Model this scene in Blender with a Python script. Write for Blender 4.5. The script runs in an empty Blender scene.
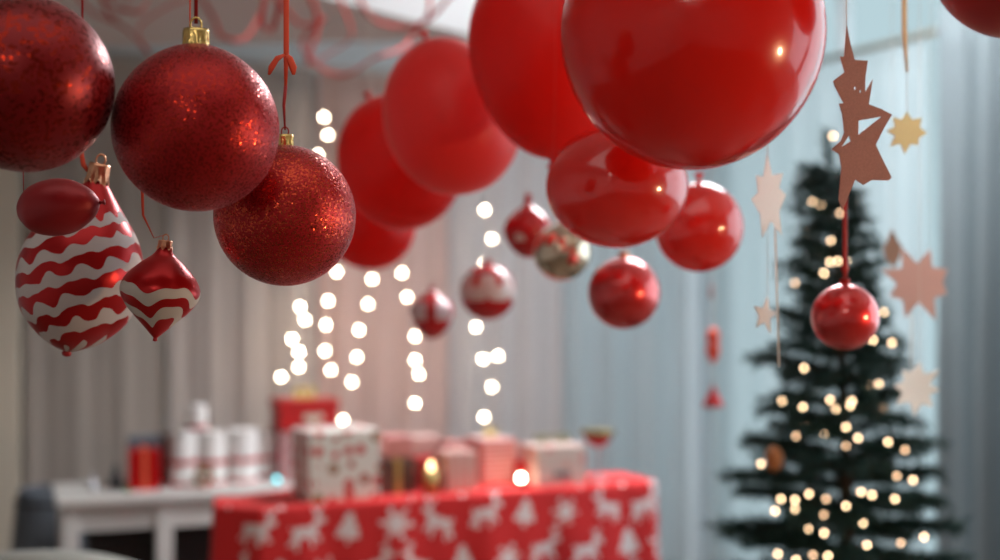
import bpy, bmesh, math, random
from mathutils import Vector, Matrix, noise
C = bpy.context.scene.collection
PI = math.pi
F = 1000 * 50 / 36.0
H = 1.25
CEIL = 2.45
rnd = random.Random(7)

def at(px, py, d):
    """point seen at that place of the photograph, d metres into the room"""
    return Vector(((px - 500) / F * d, d, H - (py - 280) / F * d))

# ---------------------------------------------------------------- materials
def new_mat(name):
    m = bpy.data.materials.new(name); m.use_nodes = True
    nt = m.node_tree
    return m, nt, nt.nodes['Principled BSDF'], nt.nodes['Material Output']

def pm(name, col, rough=.5, metal=0, coat=0, coatr=.05, sheen=0, trans=0, bump=0, bscale=60, spec=.5, var=0, coatior=1.5):
    m, nt, b, out = new_mat(name)
    b.inputs['Base Color'].default_value = (*col, 1)
    b.inputs['Roughness'].default_value = rough
    b.inputs['Metallic'].default_value = metal
    b.inputs['Coat Weight'].default_value = coat
    b.inputs['Coat Roughness'].default_value = coatr
    b.inputs['Sheen Weight'].default_value = sheen
    b.inputs['Specular IOR Level'].default_value = spec
    b.inputs['Coat IOR'].default_value = coatior
    tc = nt.nodes.new('ShaderNodeTexCoord')
    if bump or var:
        nz = nt.nodes.new('ShaderNodeTexNoise'); nz.inputs['Scale'].default_value = bscale
        nz.inputs['Detail'].default_value = 4
        nt.links.new(tc.outputs['Object'], nz.inputs['Vector'])
    if bump:
        bp = nt.nodes.new('ShaderNodeBump'); bp.inputs['Strength'].default_value = bump
        bp.inputs['Distance'].default_value = .002
        nt.links.new(nz.outputs['Fac'], bp.inputs['Height']); nt.links.new(bp.outputs['Normal'], b.inputs['Normal'])
    if var:
        mx = nt.nodes.new('ShaderNodeMixRGB')
        mx.inputs[1].default_value = (*[c * (1 - var) for c in col], 1)
        mx.inputs[2].default_value = (*[min(1, c * (1 + var)) for c in col], 1)
        nt.links.new(nz.outputs['Fac'], mx.inputs[0]); nt.links.new(mx.outputs[0], b.inputs['Base Color'])
    if trans:
        tr = nt.nodes.new('ShaderNodeBsdfTranslucent'); tr.inputs['Color'].default_value = (*col, 1)
        ms = nt.nodes.new('ShaderNodeMixShader'); ms.inputs[0].default_value = trans
        nt.links.new(b.outputs[0], ms.inputs[1]); nt.links.new(tr.outputs[0], ms.inputs[2])
        nt.links.new(ms.outputs[0], out.inputs[0])
    return m

def emit(name, col, s):
    m, nt, b, out = new_mat(name)
    e = nt.nodes.new('ShaderNodeEmission'); e.inputs[0].default_value = (*col, 1); e.inputs[1].default_value = s
    nt.links.new(e.outputs[0], out.inputs[0]); return m

def M(nt, op, a, b=None):
    n = nt.nodes.new('ShaderNodeMath'); n.operation = op
    for i, v in enumerate((a, b)):
        if v is None: continue
        if isinstance(v, (int, float)): n.inputs[i].default_value = v
        else: nt.links.new(v, n.inputs[i])
    return n.outputs[0]

def glitter(name, base, spark, cell, amt, spread, rough=.42, srough=.22, sheen=.3):
    m, nt, b, out = new_mat(name)
    b.inputs['Base Color'].default_value = (*base, 1); b.inputs['Roughness'].default_value = rough
    b.inputs['Metallic'].default_value = .45; b.inputs['Sheen Weight'].default_value = sheen
    b.inputs['Sheen Tint'].default_value = (1, .5, .55, 1); b.inputs['Sheen Roughness'].default_value = .4
    tc = nt.nodes.new('ShaderNodeTexCoord')
    vo = nt.nodes.new('ShaderNodeTexVoronoi'); vo.inputs['Scale'].default_value = 1 / cell
    nt.links.new(tc.outputs['Object'], vo.inputs['Vector'])
    sub = nt.nodes.new('ShaderNodeVectorMath'); sub.operation = 'SUBTRACT'; sub.inputs[1].default_value = (.5, .5, .5)
    nt.links.new(vo.outputs['Color'], sub.inputs[0])
    sc = nt.nodes.new('ShaderNodeVectorMath'); sc.operation = 'SCALE'; sc.inputs['Scale'].default_value = spread
    nt.links.new(sub.outputs[0], sc.inputs[0])
    ge = nt.nodes.new('ShaderNodeNewGeometry')
    ad = nt.nodes.new('ShaderNodeVectorMath'); ad.operation = 'ADD'
    nt.links.new(sc.outputs[0], ad.inputs[0]); nt.links.new(ge.outputs['Normal'], ad.inputs[1])
    no = nt.nodes.new('ShaderNodeVectorMath'); no.operation = 'NORMALIZE'
    nt.links.new(ad.outputs[0], no.inputs[0])
    b2 = nt.nodes.new('ShaderNodeBsdfPrincipled')
    b2.inputs['Base Color'].default_value = (*spark, 1); b2.inputs['Metallic'].default_value = 1
    b2.inputs['Roughness'].default_value = srough
    nt.links.new(no.outputs[0], b2.inputs['Normal'])
    # which grains are flakes
    sx = nt.nodes.new('ShaderNodeSeparateColor'); nt.links.new(vo.outputs['Color'], sx.inputs[0])
    wn = nt.nodes.new('ShaderNodeTexWhiteNoise'); nt.links.new(vo.outputs['Color'], wn.inputs['Vector'])
    gt = M(nt, 'MULTIPLY', M(nt, 'LESS_THAN', wn.outputs['Value'], amt), .72)
    ms = nt.nodes.new('ShaderNodeMixShader')
    nt.links.new(gt, ms.inputs[0]); nt.links.new(b.outputs[0], ms.inputs[1]); nt.links.new(b2.outputs[0], ms.inputs[2])
    nt.links.new(ms.outputs[0], out.inputs[0])
    nz = nt.nodes.new('ShaderNodeTexNoise'); nz.inputs['Scale'].default_value = 900
    nt.links.new(tc.outputs['Object'], nz.inputs['Vector'])
    bp = nt.nodes.new('ShaderNodeBump'); bp.inputs['Strength'].default_value = .35; bp.inputs['Distance'].default_value = .0006
    nt.links.new(nz.outputs['Fac'], bp.inputs['Height']); nt.links.new(bp.outputs['Normal'], b.inputs['Normal'])
    return m

def wavy(name, red, white, freq, width, waves, amp, phase, top=9, bot=-9, slope=0, rough=.3, nz_amt=.0, wvar=.08):
    """wavy bands round a lathe-shaped ornament, as painted on it"""
    m, nt, b, out = new_mat(name)
    tc = nt.nodes.new('ShaderNodeTexCoord'); sp = nt.nodes.new('ShaderNodeSeparateXYZ')
    nt.links.new(tc.outputs['Object'], sp.inputs[0])
    X, Y, Z = sp.outputs
    ang = M(nt, 'ARCTAN2', Y, X)
    w1 = M(nt, 'MULTIPLY', M(nt, 'SINE', M(nt, 'ADD', M(nt, 'MULTIPLY', ang, waves), phase)), amp)
    w2 = M(nt, 'MULTIPLY', M(nt, 'SINE', M(nt, 'ADD', M(nt, 'MULTIPLY', ang, waves * 2 + 1), phase * 2)), amp * .3)
    nz = nt.nodes.new('ShaderNodeTexNoise'); nz.inputs['Scale'].default_value = 45
    nt.links.new(tc.outputs['Object'], nz.inputs['Vector'])
    w3 = M(nt, 'MULTIPLY', M(nt, 'SUBTRACT', nz.outputs['Fac'], .5), nz_amt)
    z = M(nt, 'ADD', M(nt, 'ADD', M(nt, 'ADD', M(nt, 'ADD', Z, M(nt, 'MULTIPLY', X, slope)), w1), w2), w3)
    fr = M(nt, 'FRACT', M(nt, 'ADD', M(nt, 'MULTIPLY', z, freq), 10.3))
    wv = M(nt, 'ADD', M(nt, 'MULTIPLY', M(nt, 'SINE', M(nt, 'ADD', M(nt, 'MULTIPLY', ang, waves - 1), M(nt, 'MULTIPLY', Z, 160))), wvar), width)
    band = M(nt, 'LESS_THAN', fr, wv)
    band = M(nt, 'MULTIPLY', band, M(nt, 'MULTIPLY', M(nt, 'LESS_THAN', z, top), M(nt, 'GREATER_THAN', z, bot)))
    mx = nt.nodes.new('ShaderNodeMixRGB'); mx.inputs[1].default_value = (*red, 1); mx.inputs[2].default_value = (*white, 1)
    nt.links.new(band, mx.inputs[0]); nt.links.new(mx.outputs[0], b.inputs['Base Color'])
    b.inputs['Metallic'].default_value = 0
    rg = M(nt, 'ADD', M(nt, 'MULTIPLY', band, .35), rough); nt.links.new(rg, b.inputs['Roughness'])
    mt = M(nt, 'MULTIPLY', M(nt, 'SUBTRACT', 1, band), .5); nt.links.new(mt, b.inputs['Metallic'])
    return m

def petals(name, red, white, n, width, top, bot, kz=0):
    m, nt, b, out = new_mat(name)
    tc = nt.nodes.new('ShaderNodeTexCoord'); sp = nt.nodes.new('ShaderNodeSeparateXYZ')
    nt.links.new(tc.outputs['Object'], sp.inputs[0])
    X, Y, Z = sp.outputs
    s = M(nt, 'SINE', M(nt, 'MULTIPLY', M(nt, 'ARCTAN2', Y, X), n))
    if kz: s = M(nt, 'MULTIPLY', s, M(nt, 'SINE', M(nt, 'MULTIPLY', Z, kz)))
    band = M(nt, 'MULTIPLY', M(nt, 'GREATER_THAN', s, width), M(nt, 'MULTIPLY', M(nt, 'LESS_THAN', Z, top), M(nt, 'GREATER_THAN', Z, bot)))
    mx = nt.nodes.new('ShaderNodeMixRGB'); mx.inputs[1].default_value = (*red, 1); mx.inputs[2].default_value = (*white, 1)
    nt.links.new(band, mx.inputs[0]); nt.links.new(mx.outputs[0], b.inputs['Base Color'])
    b.inputs['Roughness'].default_value = .25; b.inputs['Coat Weight'].default_value = .6
    return m

def stripes(name, c1, c2, freq, axis=0, w=.5):
    m, nt, b, out = new_mat(name)
    tc = nt.nodes.new('ShaderNodeTexCoord'); sp = nt.nodes.new('ShaderNodeSeparateXYZ')
    nt.links.new(tc.outputs['Object'], sp.inputs[0])
    fr = M(nt, 'FRACT', M(nt, 'ADD', M(nt, 'MULTIPLY', sp.outputs[axis], freq), 50))
    mx = nt.nodes.new('ShaderNodeMixRGB'); mx.inputs[1].default_value = (*c1, 1); mx.inputs[2].default_value = (*c2, 1)
    nt.links.new(M(nt, 'LESS_THAN', fr, w), mx.inputs[0]); nt.links.new(mx.outputs[0], b.inputs['Base Color'])
    b.inputs['Roughness'].default_value = .5
    return m

def dots(name, base, cols, scale, r):
    m, nt, b, out = new_mat(name)
    tc = nt.nodes.new('ShaderNodeTexCoord')
    vo = nt.nodes.new('ShaderNodeTexVoronoi'); vo.inputs['Scale'].default_value = scale; vo.inputs['Randomness'].default_value = .45
    nt.links.new(tc.outputs['Object'], vo.inputs['Vector'])
    wn = nt.nodes.new('ShaderNodeTexWhiteNoise'); nt.links.new(vo.outputs['Position'], wn.inputs['Vector'])
    cr = nt.nodes.new('ShaderNodeValToRGB'); cr.color_ramp.interpolation = 'CONSTANT'
    cr.color_ramp.elements[0].color = (*cols[0], 1); cr.color_ramp.elements[1].color = (*cols[1], 1)
    cr.color_ramp.elements[1].position = .62
    nt.links.new(wn.outputs['Value'], cr.inputs[0])
    mx = nt.nodes.new('ShaderNodeMixRGB'); mx.inputs[1].default_value = (*base, 1)
    nt.links.new(cr.outputs[0], mx.inputs[2])
    nt.links.new(M(nt, 'LESS_THAN', vo.outputs['Distance'], r), mx.inputs[0]); nt.links.new(mx.outputs[0], b.inputs['Base Color'])
    b.inputs['Roughness'].default_value = .5
    return m

RED = (.56, .010, .008)
MT = dict(
    balloon=pm('balloon_latex', (.86, .014, .006), .22, coat=.6, coatr=.03, trans=.30, bump=.03, bscale=14),
    balloon_soft=pm('balloon_latex_soft', (.90, .050, .045), .42, coat=.25, coatr=.3, trans=.40, sheen=.25),
    balloon_matte=pm('balloon_latex_matte', (.86, .014, .008), .42, coat=.2, coatr=.25, trans=.40),
    balloon_dark=pm('balloon_dark', (.42, .005, .006), .5, sheen=.3),
    satin=pm('satin_red', (.42, .006, .008), .34, metal=.35, coat=.3, coatr=.3),
    matte_oval=pm('oval_red', (.40, .008, .014), .42, metal=.25, coat=.2, coatr=.4),
    metal_red=pm('metal_red', (.74, .014, .015), .34, metal=.55, coat=.8, coatr=.10, coatior=1.9),
    ball_gloss=pm('glossy_ball_red', (.90, .022, .012), .25, coat=.8, coatr=.06, trans=.32, coatior=2.1),
    gold=pm('gold_cap', (.83, .60, .22), .25, metal=1, bump=.2, bscale=300),
    copper=pm('copper_cap', (.85, .42, .25), .28, metal=1),
    champagne=pm('champagne_glass', (.80, .66, .50), .12, metal=.9, coat=.5),
    ribbon=pm('red_ribbon', (.55, .012, .010), .45, sheen=.4, trans=.25),
    ribbon_orange=pm('coral_ribbon', (.95, .15, .07), .45, trans=.3),
    thread=pm('white_thread', (.90, .86, .80), .7, trans=.6),
    gold_ribbon=pm('pale_gold_ribbon', (.95, .82, .56), .45, trans=.3),
    kraft=pm('rose_glitter_card', (.62, .33, .28), .6, trans=.30, var=.35, bscale=900, bump=.3),
    pinkcard=pm('pink_card', (.76, .58, .54), .6, var=.15, bscale=300, trans=.55),
    creamcard=pm('cream_card', (.98, .95, .90), .6, var=.06, bscale=500, trans=.75),
    goldcard=pm('gold_card', (.95, .85, .58), .5, trans=.6, var=.3, bscale=600),
    browncard=pm('brown_card', (.42, .33, .29), .7, var=.2, bscale=400),
    wall=pm('wall_paint', (.60, .58, .56), .8, bump=.05, bscale=90),
    wallblue=pm('wall_paint_cool', (.72, .80, .84), .8, bump=.05, bscale=90),
    ceil=pm('ceiling_paint', (.62, .60, .58), .9),
    floor=pm('floor_boards', (.16, .12, .09), .5, var=.3, bscale=7),
    white=pm('white_lacquer', (.74, .73, .70), .4),
    cream=pm('cream_paint', (.60, .52, .42), .5),
    softgrey=pm('soft_grey_plaster', (.74, .66, .63), .85),
    rail=pm('rail_bronze', (.24, .22, .17), .4, metal=.2),
    wire=pm('light_wire', (.55, .52, .50), .5),
    green_wire=pm('green_wire', (.02, .05, .03), .6),
    needle=pm('fir_needle', (.016, .056, .050), .55, var=.4, bscale=25, spec=.3),
    bark=pm('fir_bark', (.06, .04, .03), .9),
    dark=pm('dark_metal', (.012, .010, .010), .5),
    candle=pm('white_candle', (.88, .86, .84), .6),
    redpaper=pm('red_paper', (.50, .010, .012), .45),
    redfoil=pm('red_foil', (.75, .010, .012), .2, metal=.6),
    greybox=pm('slate_box', (.14, .16, .19), .6),
    brownbox=pm('brown_box', (.10, .045, .035), .5),
    pinkbox=pm('pink_paper', (.60, .24, .22), .6),
    blush=pm('blush_paper', (.66, .42, .38), .6),
    bowgreen=pm('olive_bow', (.20, .19, .06), .5),
    bowgold=pm('gold_bow', (.55, .40, .15), .4, metal=.6),
    label=pm('label_cream', (.66, .52, .42), .6),
    greylabel=pm('label_grey', (.18, .18, .18), .6),
    silver=pm('silver_pot', (.55, .57, .6), .3, metal=.8),
    glass=pm('coupe_red', (.45, .008, .012), .12, coat=1),
    glassrim=pm('coupe_rim', (.22, .17, .07), .35, metal=.5),
    glassstem=pm('coupe_stem', (.55, .60, .62), .15),
    cloth_red=pm('cloth_red', (.74, .016, .018), .75, sheen=.1),
    cloth_white=pm('cloth_white', (.92, .78, .78), .8),
    upholstery=pm('upholstery', (.36, .37, .34), .9, bump=.2),
    streamer=pm('streamer_red', (.62, .05, .04), .6, trans=.3),
    orange=pm('orange_ornament', (.50, .20, .07), .5, metal=.2),
)
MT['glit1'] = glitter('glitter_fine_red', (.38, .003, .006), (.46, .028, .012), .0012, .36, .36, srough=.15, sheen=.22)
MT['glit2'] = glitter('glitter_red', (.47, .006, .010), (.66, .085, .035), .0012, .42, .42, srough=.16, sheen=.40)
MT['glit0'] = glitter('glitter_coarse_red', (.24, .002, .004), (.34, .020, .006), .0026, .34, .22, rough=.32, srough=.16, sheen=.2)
MT['wavy_big'] = wavy('wavy_bands_large', (.50, .008, .010), (.66, .58, .56), 44, .46, 11, .0017, .4, top=.050, slope=-.50, nz_amt=.009, wvar=.15)
MT['wavy_small'] = wavy('wavy_bands_small', (.55, .008, .010), (.68, .60, .54), 58, .52, 4, .0042, 1.9, top=.0095, bot=-.0225)
MT['petal_a'] = petals('petal_ball', (.60, .010, .014), (.80, .66, .66), 7, -.5, .030, -.014, 60)
MT['petal_b'] = petals('petal_drop', (.60, .010, .014), (.80, .60, .62), 5, -.5, .020, -.012, 0)
MT['petal_c'] = petals('petal_onion', (.58, .008, .012), (.82, .70, .72), 4, .55, .004, -.016, 120)
MT['pinkstripe'] = stripes('pink_stripe', (.62, .17, .16), (.68, .44, .40), 90, 2)
MT['vstripe'] = stripes('blush_stripe', (.66, .30, .27), (.70, .50, .44), 45, 0)
MT['flower'] = dots('flower_print', (.90, .86, .80), ((.65, .05, .05), (.26, .24, .09)), 31, .38)
MT['speckle'] = dots('speckle_print', (.42, .22, .22), ((.62, .40, .38), (.45, .05, .06)), 60, .35)
MT['blushdots'] = dots('blush_dots', (.68, .54, .48), ((.68, .30, .28), (.68, .40, .34)), 24, .3)

def sheer(name, col, tr, alpha):
    m, nt, b, out = new_mat(name)
    b.inputs['Base Color'].default_value = (*col, 1); b.inputs['Roughness'].default_value = .9
    t = nt.nodes.new('ShaderNodeBsdfTranslucent'); t.inputs[0].default_value = (*col, 1)
    tp = nt.nodes.new('ShaderNodeBsdfTransparent')
    m1 = nt.nodes.new('ShaderNodeMixShader'); m1.inputs[0].default_value = tr
    m2 = nt.nodes.new('ShaderNodeMixShader'); m2.inputs[0].default_value = alpha
    nt.links.new(b.outputs[0], m1.inputs[1]); nt.links.new(t.outputs[0], m1.inputs[2])
    nt.links.new(m1.outputs[0], m2.inputs[1]); nt.links.new(tp.outputs[0], m2.inputs[2])
    nt.links.new(m2.outputs[0], out.inputs[0]); return m
MT['sheer'] = sheer('sheer_voile', (.80, .86, .88), .60, .35)
MT['drape'] = sheer('window_drape', (.27, .325, .345), .10, .02)
MT['curtain'] = sheer('cotton_curtain', (.80, .74, .71), .05, 0)
MT['curtain_cool'] = sheer('cotton_curtain_cool', (.71, .79, .82), .05, 0)

E_WALL = emit('fairy_bulb_glow', (1, .80, .60), 34)
E_TREE = emit('tree_bulb_glow', (1, .66, .38), 11)
E_TREE2 = emit('tree_bulb_glow_dim', (1, .62, .36), 6)

# ---------------------------------------------------------------- mesh helpers
def link(name, me, mat=None, parent=None, smooth=True):
    o = bpy.data.objects.new(name, me); C.objects.link(o)
    if mat is not None:
        for m in (mat if isinstance(mat, (list, tuple)) else [mat]): me.materials.append(m)
    if smooth:
        me.polygons.foreach_set('use_smooth', [True] * len(me.polygons))
    if parent is not None: o.parent = parent
    return o

def obj(name, bm, mat, parent=None, smooth=True, loc=None, rot=None):
    me = bpy.data.meshes.new(name)
    bmesh.ops.recalc_face_normals(bm, faces=bm.faces)
    bm.to_mesh(me); bm.free()
    o = link(name, me, mat, parent, smooth)
    if loc is not None: o.location = loc
    if rot is not None: o.rotation_euler = rot
    return o

def tag(o, label=None, cat=None, group=None, kind=None):
    if label: o['label'] = label
    if cat: o['category'] = cat
    if group: o['group'] = group
    if kind: o['kind'] = kind
    return o

def thing(name, label, cat, loc=(0, 0, 0), rot=(0, 0, 0), group=None):
    o = bpy.data.objects.new(name, None); C.objects.link(o)
    o.location = loc; o.rotation_euler = rot; o.empty_display_size = .02
    return tag(o, label, cat, group)

def box(bm, x0, x1, y0, y1, z0, z1, bev=0, seg=2):
    b = bmesh.new()
    vs = [b.verts.new((x, y, z)) for x in (x0, x1) for y in (y0, y1) for z in (z0, z1)]
    for f in ((0, 1, 3, 2), (4, 6, 7, 5), (0, 4, 5, 1), (2, 3, 7, 6), (0, 2, 6, 4), (1, 5, 7, 3)):
        b.faces.new([vs[i] for i in f])
    if bev: bmesh.ops.bevel(b, geom=b.edges[:], offset=bev, segments=seg, affect='EDGES', profile=.6)
    me = bpy.data.meshes.new('t'); b.to_mesh(me); b.free(); bm.from_mesh(me); bpy.data.meshes.remove(me)
    return bm

def bx(*a, **k):
    return box(bmesh.new(), *a, **k)

def lathe(prof, n=64, bm=None, off=(0, 0, 0), fn=None):
    bm = bm or bmesh.new(); rings = []
    for (r, z) in prof:
        if r < 1e-6:
            rings.append([bm.verts.new((off[0], off[1], off[2] + z))])
        else:
            ring = []
            for i in range(n):
                a = 2 * PI * i / n; rr = fn(r, z, a) if fn else r
                ring.append(bm.verts.new((off[0] + rr * math.cos(a), off[1] + rr * math.sin(a), off[2] + z)))
            rings.append(ring)
    for A, B in zip(rings, rings[1:]):
        for i in range(n):
            j = (i + 1) % n
            if len(A) == 1 and len(B) == 1: continue
            if len(A) == 1: bm.faces.new((A[0], B[i], B[j]))
            elif len(B) == 1: bm.faces.new((A[i], B[0], A[j]))
            else: bm.faces.new((A[i], A[j], B[j], B[i]))
    return bm

def tube(pts, r, n=8, bm=None, flat=1.0, cap=True):
    """a tube through pts; flat squeezes it across world Y"""
    bm = bm or bmesh.new(); pts = [Vector(p) for p in pts]; rings = []
    rs = r if isinstance(r, (list, tuple)) else [r] * len(pts)
    up = None
    for i, p in enumerate(pts):
        t = (pts[min(i + 1, len(pts) - 1)] - pts[max(i - 1, 0)])
        t = t.normalized() if t.length > 1e-9 else Vector((0, 0, 1))
        if up is None: up = Vector((1, 0, 0)) if abs(t.x) < .9 else Vector((0, 0, 1))
        a = (up - t * up.dot(t)).normalized(); b = t.cross(a); up = a
        rings.append([bm.verts.new(p + a * (rs[i] * math.cos(2 * PI * k / n)) + b * (rs[i] * flat * math.sin(2 * PI * k / n))) for k in range(n)])
    for A, B in zip(rings, rings[1:]):
        for i in range(n): bm.faces.new((A[i], A[(i + 1) % n], B[(i + 1) % n], B[i]))
    if cap:
        bm.faces.new(rings[0][::-1]); bm.faces.new(rings[-1])
    return bm

def ellip(rx, rz, n=40, k=0, top=True):
    """profile of an egg: k > 0 narrows it downwards, < 0 upwards"""
    p = []
    for i in range(n + 1):
        a = -PI / 2 + PI * i / n
        s = math.sin(a)
        p.append((max(0, rx * math.cos(a) * (1 + k * s)), rz * s))
    p[0] = (0, -rz); p[-1] = (0, rz)
    return p

def spline_prof(keys, sub=8):
    """smooth profile through keys (Catmull-Rom)"""
    out = []
    K = [keys[0]] + list(keys) + [keys[-1]]
    for i in range(1, len(K) - 2):
        p0, p1, p2, p3 = K[i - 1], K[i], K[i + 1], K[i + 2]
        for s in range(sub):
            t = s / sub
            out.append(tuple(max(0, .5 * ((2 * p1[j]) + (-p0[j] + p2[j]) * t + (2 * p0[j] - 5 * p1[j] + 4 * p2[j] - p3[j]) * t * t + (-p0[j] + 3 * p1[j] - 3 * p2[j] + p3[j]) * t ** 3)) if j == 0 else
                             .5 * ((2 * p1[j]) + (-p0[j] + p2[j]) * t + (2 * p0[j] - 5 * p1[j] + 4 * p2[j] - p3[j]) * t * t + (-p0[j] + 3 * p1[j] - 3 * p2[j] + p3[j]) * t ** 3) for j in (0, 1)))
    out.append(tuple(keys[-1]))
    if out[0][0] < 1e-5: out[0] = (0, out[0][1])
    return out

def cap_parts(t, z, r, h, mat, loopmat=None, loop=True):
    """scalloped metal cap and wire loop of a bauble; z = where the cap starts"""
    n = 48; bm = bmesh.new()
    def fn(rr, zz, a): return rr * (1 + .05 * math.cos(10 * a)) if zz < z + h * .6 else rr
    prof = [(r * 1.14, z - h * .10), (r * 1.05, z), (r * .98, z + h * .35), (r * 1.0, z + h * .8), (r * .93, z + h), (0, z + h)]
    lathe(prof, n, bm, fn=fn)
    for v in bm.verts:      # scalloped skirt
        if v.co.z < z + h * .05: v.co.z -= .26 * h * (1 + math.cos(8 * math.atan2(v.co.y, v.co.x)))
    obj('cap', bm, mat, t)
    if loop:
        R = r * .42
        pts = [(R * math.sin(a) * 1.0, 0, z + h + R * .8 - R * 1.25 * math.cos(a)) for a in [2 * PI * i / 20 for i in range(21)]]
        obj('loop', tube(pts, r * .09, 6), loopmat or mat, t)
    return z + h + r * .8

def hang_cord(t, z0, width, mat, name='ribbon', flat=.35, dx=0, top=None):
    """cord or ribbon from the thing's local z0 up to the ceiling"""
    L = (top if top is not None else CEIL - .001) - t.location.z
    inv = t.rotation_euler.to_matrix().inverted()
    p0 = Vector((0, 0, z0)); p1 = inv @ Vector(((t.rotation_euler.to_matrix() @ p0).x + dx, (t.rotation_euler.to_matrix() @ p0).y, L))
    pts = [p0.lerp(p1, k / 6) for k in range(7)]
    return obj(name, tube(pts, width / 2, 6, flat=flat), mat, t)

# ---------------------------------------------------------------- the room (turned 22 degrees, as the photo shows it)
TH = math.radians(22)
P0 = Vector((.806, 5.6, 0))
U = Vector((math.cos(TH), math.sin(TH), 0)); V = Vector((-math.sin(TH), math.cos(TH), 0))
def rw(x, y, z=0): return P0 + U * x + V * y + Vector((0, 0, z))
def room(name, bm, mat, kind='structure', smooth=False):
    o = obj(name, bm, mat, None, smooth, P0, (0, 0, TH))
    if kind: o['kind'] = kind
    return o
LX, LY = -4.7, -7.8
room('floor', bx(LX, 0, LY, 0, -.05, 0), MT['floor'])
room('ceiling', bx(LX, 0, LY, 0, CEIL, CEIL + .05), MT['ceil'])
room('wall_back', bx(LX, .08, 0, .08, 0, CEIL), MT['wallblue'])
room('wall_left', bx(LX - .08, LX, LY, .08, 0, CEIL), MT['wall'])
room('wall_front', bx(LX, .08, LY - .08, LY, 0, CEIL), MT['wall'])
wr = bmesh.new()       # right wall with two openings
ops = [(-1.75, -.16, .12, 2.36), (-5.0, -1.90, .75, 2.25)]
ys = [0, -.16, -1.75, -1.90, -5.0, LY]
for a, b_ in zip(ys, ys[1:]):
    hit = [o for o in ops if abs(o[0] - b_) < 1e-6]
    if hit:
        _, _, z0, z1 = hit[0]
        box(wr, 0, .08, b_, a, 0, z0); box(wr, 0, .08, b_, a, z1, CEIL)
    else: box(wr, 0, .08, b_, a, 0, CEIL)
room('wall_right', wr, MT['wallblue'])
room('baseboard_back', bx(LX, -.02, -.018, 0, 0, .09, bev=.004), MT['white'])
room('baseboard_left', bx(LX, LX + .018, LY, -.02, 0, .09, bev=.004), MT['white'])

E_WIN1 = emit('daylit_pane_near_corner', (.64, .86, .93), .58)
E_WIN2 = emit('daylit_pane', (.78, .92, 1.0), 2.0)
def window(i, y0, y1, z0, z1, mull, tr, em):
    w = thing('window_%d' % i, None, None, P0, (0, 0, TH)); w['kind'] = 'structure'
    fr = bmesh.new()
    for a, b_, c, d in ((y0, y0 + .05, z0, z1), (y1 - .05, y1, z0, z1), (y0, y1, z0, z0 + .05), (y0, y1, z1 - .05, z1)):
        box(fr, .005, .06, a, b_, c, d, bev=.004)
    for m in mull: box(fr, .010, .055, m - .02, m + .02, z0 + .04, z1 - .04, bev=.003)
    for m in tr: box(fr, .012, .052, y0 + .04, y1 - .04, m - .018, m + .018, bev=.003)
    obj('window_frame', fr, MT['wallblue'] if i == 1 else MT['white'], w, False)
    obj('pane', bx(.040, .046, y0 + .01, y1 - .01, z0 + .01, z1 - .01), em, w, False)
    return w
window(1, -1.75, -.16, .12, 2.36, (-.93,), (), E_WIN1)
window(2, -5.0, -1.90, .75, 2.25, (-3.1, -4.05), (), E_WIN2)

# cream door casing standing proud of the back wall at the far left
tr = room('trim_1', bx(-3.45, -2.60, -.14, -.0, 0, CEIL, bev=.012), MT['cream'])
# low plaster soffit under the ceiling and the white beam along its edge
def poly_prism(name, pts, z0, z1, mat, bev=0):
    bm = bmesh.new()
    lo = [bm.verts.new((p.x, p.y, z0)) for p in pts]; hi = [bm.verts.new((p.x, p.y, z1)) for p in pts]
    bm.faces.new(lo); bm.faces.new(hi[::-1])
    n = len(pts)
    for i in range(n): bm.faces.new((lo[i], lo[(i + 1) % n], hi[(i + 1) % n], hi[i]))
    return tag(obj(name, bm, mat, None, False), kind='structure')
ZS = 1.95
def sp(px, py): return at(px, py, (ZS - H) * F / (280 - py))
q = [sp(-60, -20), sp(90, 47), sp(215, 44), sp(500, 40), sp(330, -5), sp(250, -60), sp(-60, -90)]
poly_prism('ceiling_soffit', q, ZS, CEIL - .02, MT['softgrey'])
e0, e1 = sp(500, 40), sp(330, -5) + (sp(330, -5) - sp(500, 40)) * .6
bm = bmesh.new(); sh = Vector((.30, -.05, .26))
lo = [bm.verts.new(v) for v in (e0 + Vector((0, 0, -.01)), e1 + Vector((0, 0, -.01)), e1 + sh, e0 + sh)]
hi = [bm.verts.new((v.co.x, v.co.y, CEIL - .02)) for v in lo]
bm.faces.new(lo); bm.faces.new(hi[::-1])
for i in range(4): bm.faces.new((lo[i], lo[(i + 1) % 4], hi[(i + 1) % 4], hi[i]))
tag(obj('ceiling_beam', bm, pm('beam_white', (.86, .87, .88), .7), None, False), kind='structure')

# curtains on the back wall
def curtain(label, x0, x1, z0, z1, mat, amp, per, seed, along='x', off=-.10, group=None, flare=.0, name='curtain'):
    bm = bmesh.new(); r = random.Random(seed)
    n = int(abs(x1 - x0) / .009); m = 14
    ph = [r.uniform(0, 6) for _ in range(4)]
    rows = []
    for j in range(m + 1):
        tz = j / m; z = z1 + (z0 - z1) * tz; row = []
        for i in range(n + 1):
            t = i / n; s = x0 + (x1 - x0) * t
            a = amp * (.45 + .55 * min(1, tz * 2.0))
            d = a * (math.sin(2 * PI * s / per + ph[0] + .8 * math.sin(s * 5 + ph[1])) + .45 * math.sin(2 * PI * s / (per * .43) + ph[2] + tz * .6))
            ss = s + flare * tz * math.sin(t * PI * 2 + ph[3])
            row.append(bm.verts.new((ss, off + d, z) if along == 'x' else (off + d, ss, z)))
        rows.append(row)
    for A, B in zip(rows, rows[1:]):
        for i in range(n): bm.faces.new((A[i], A[i + 1], B[i + 1], B[i]))
    bmesh.ops.solidify(bm, geom=bm.faces[:], thickness=.0015)
    o = obj(name, bm, mat, None, True, P0, (0, 0, TH))
    return tag(o, label, 'curtain', group)
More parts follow.
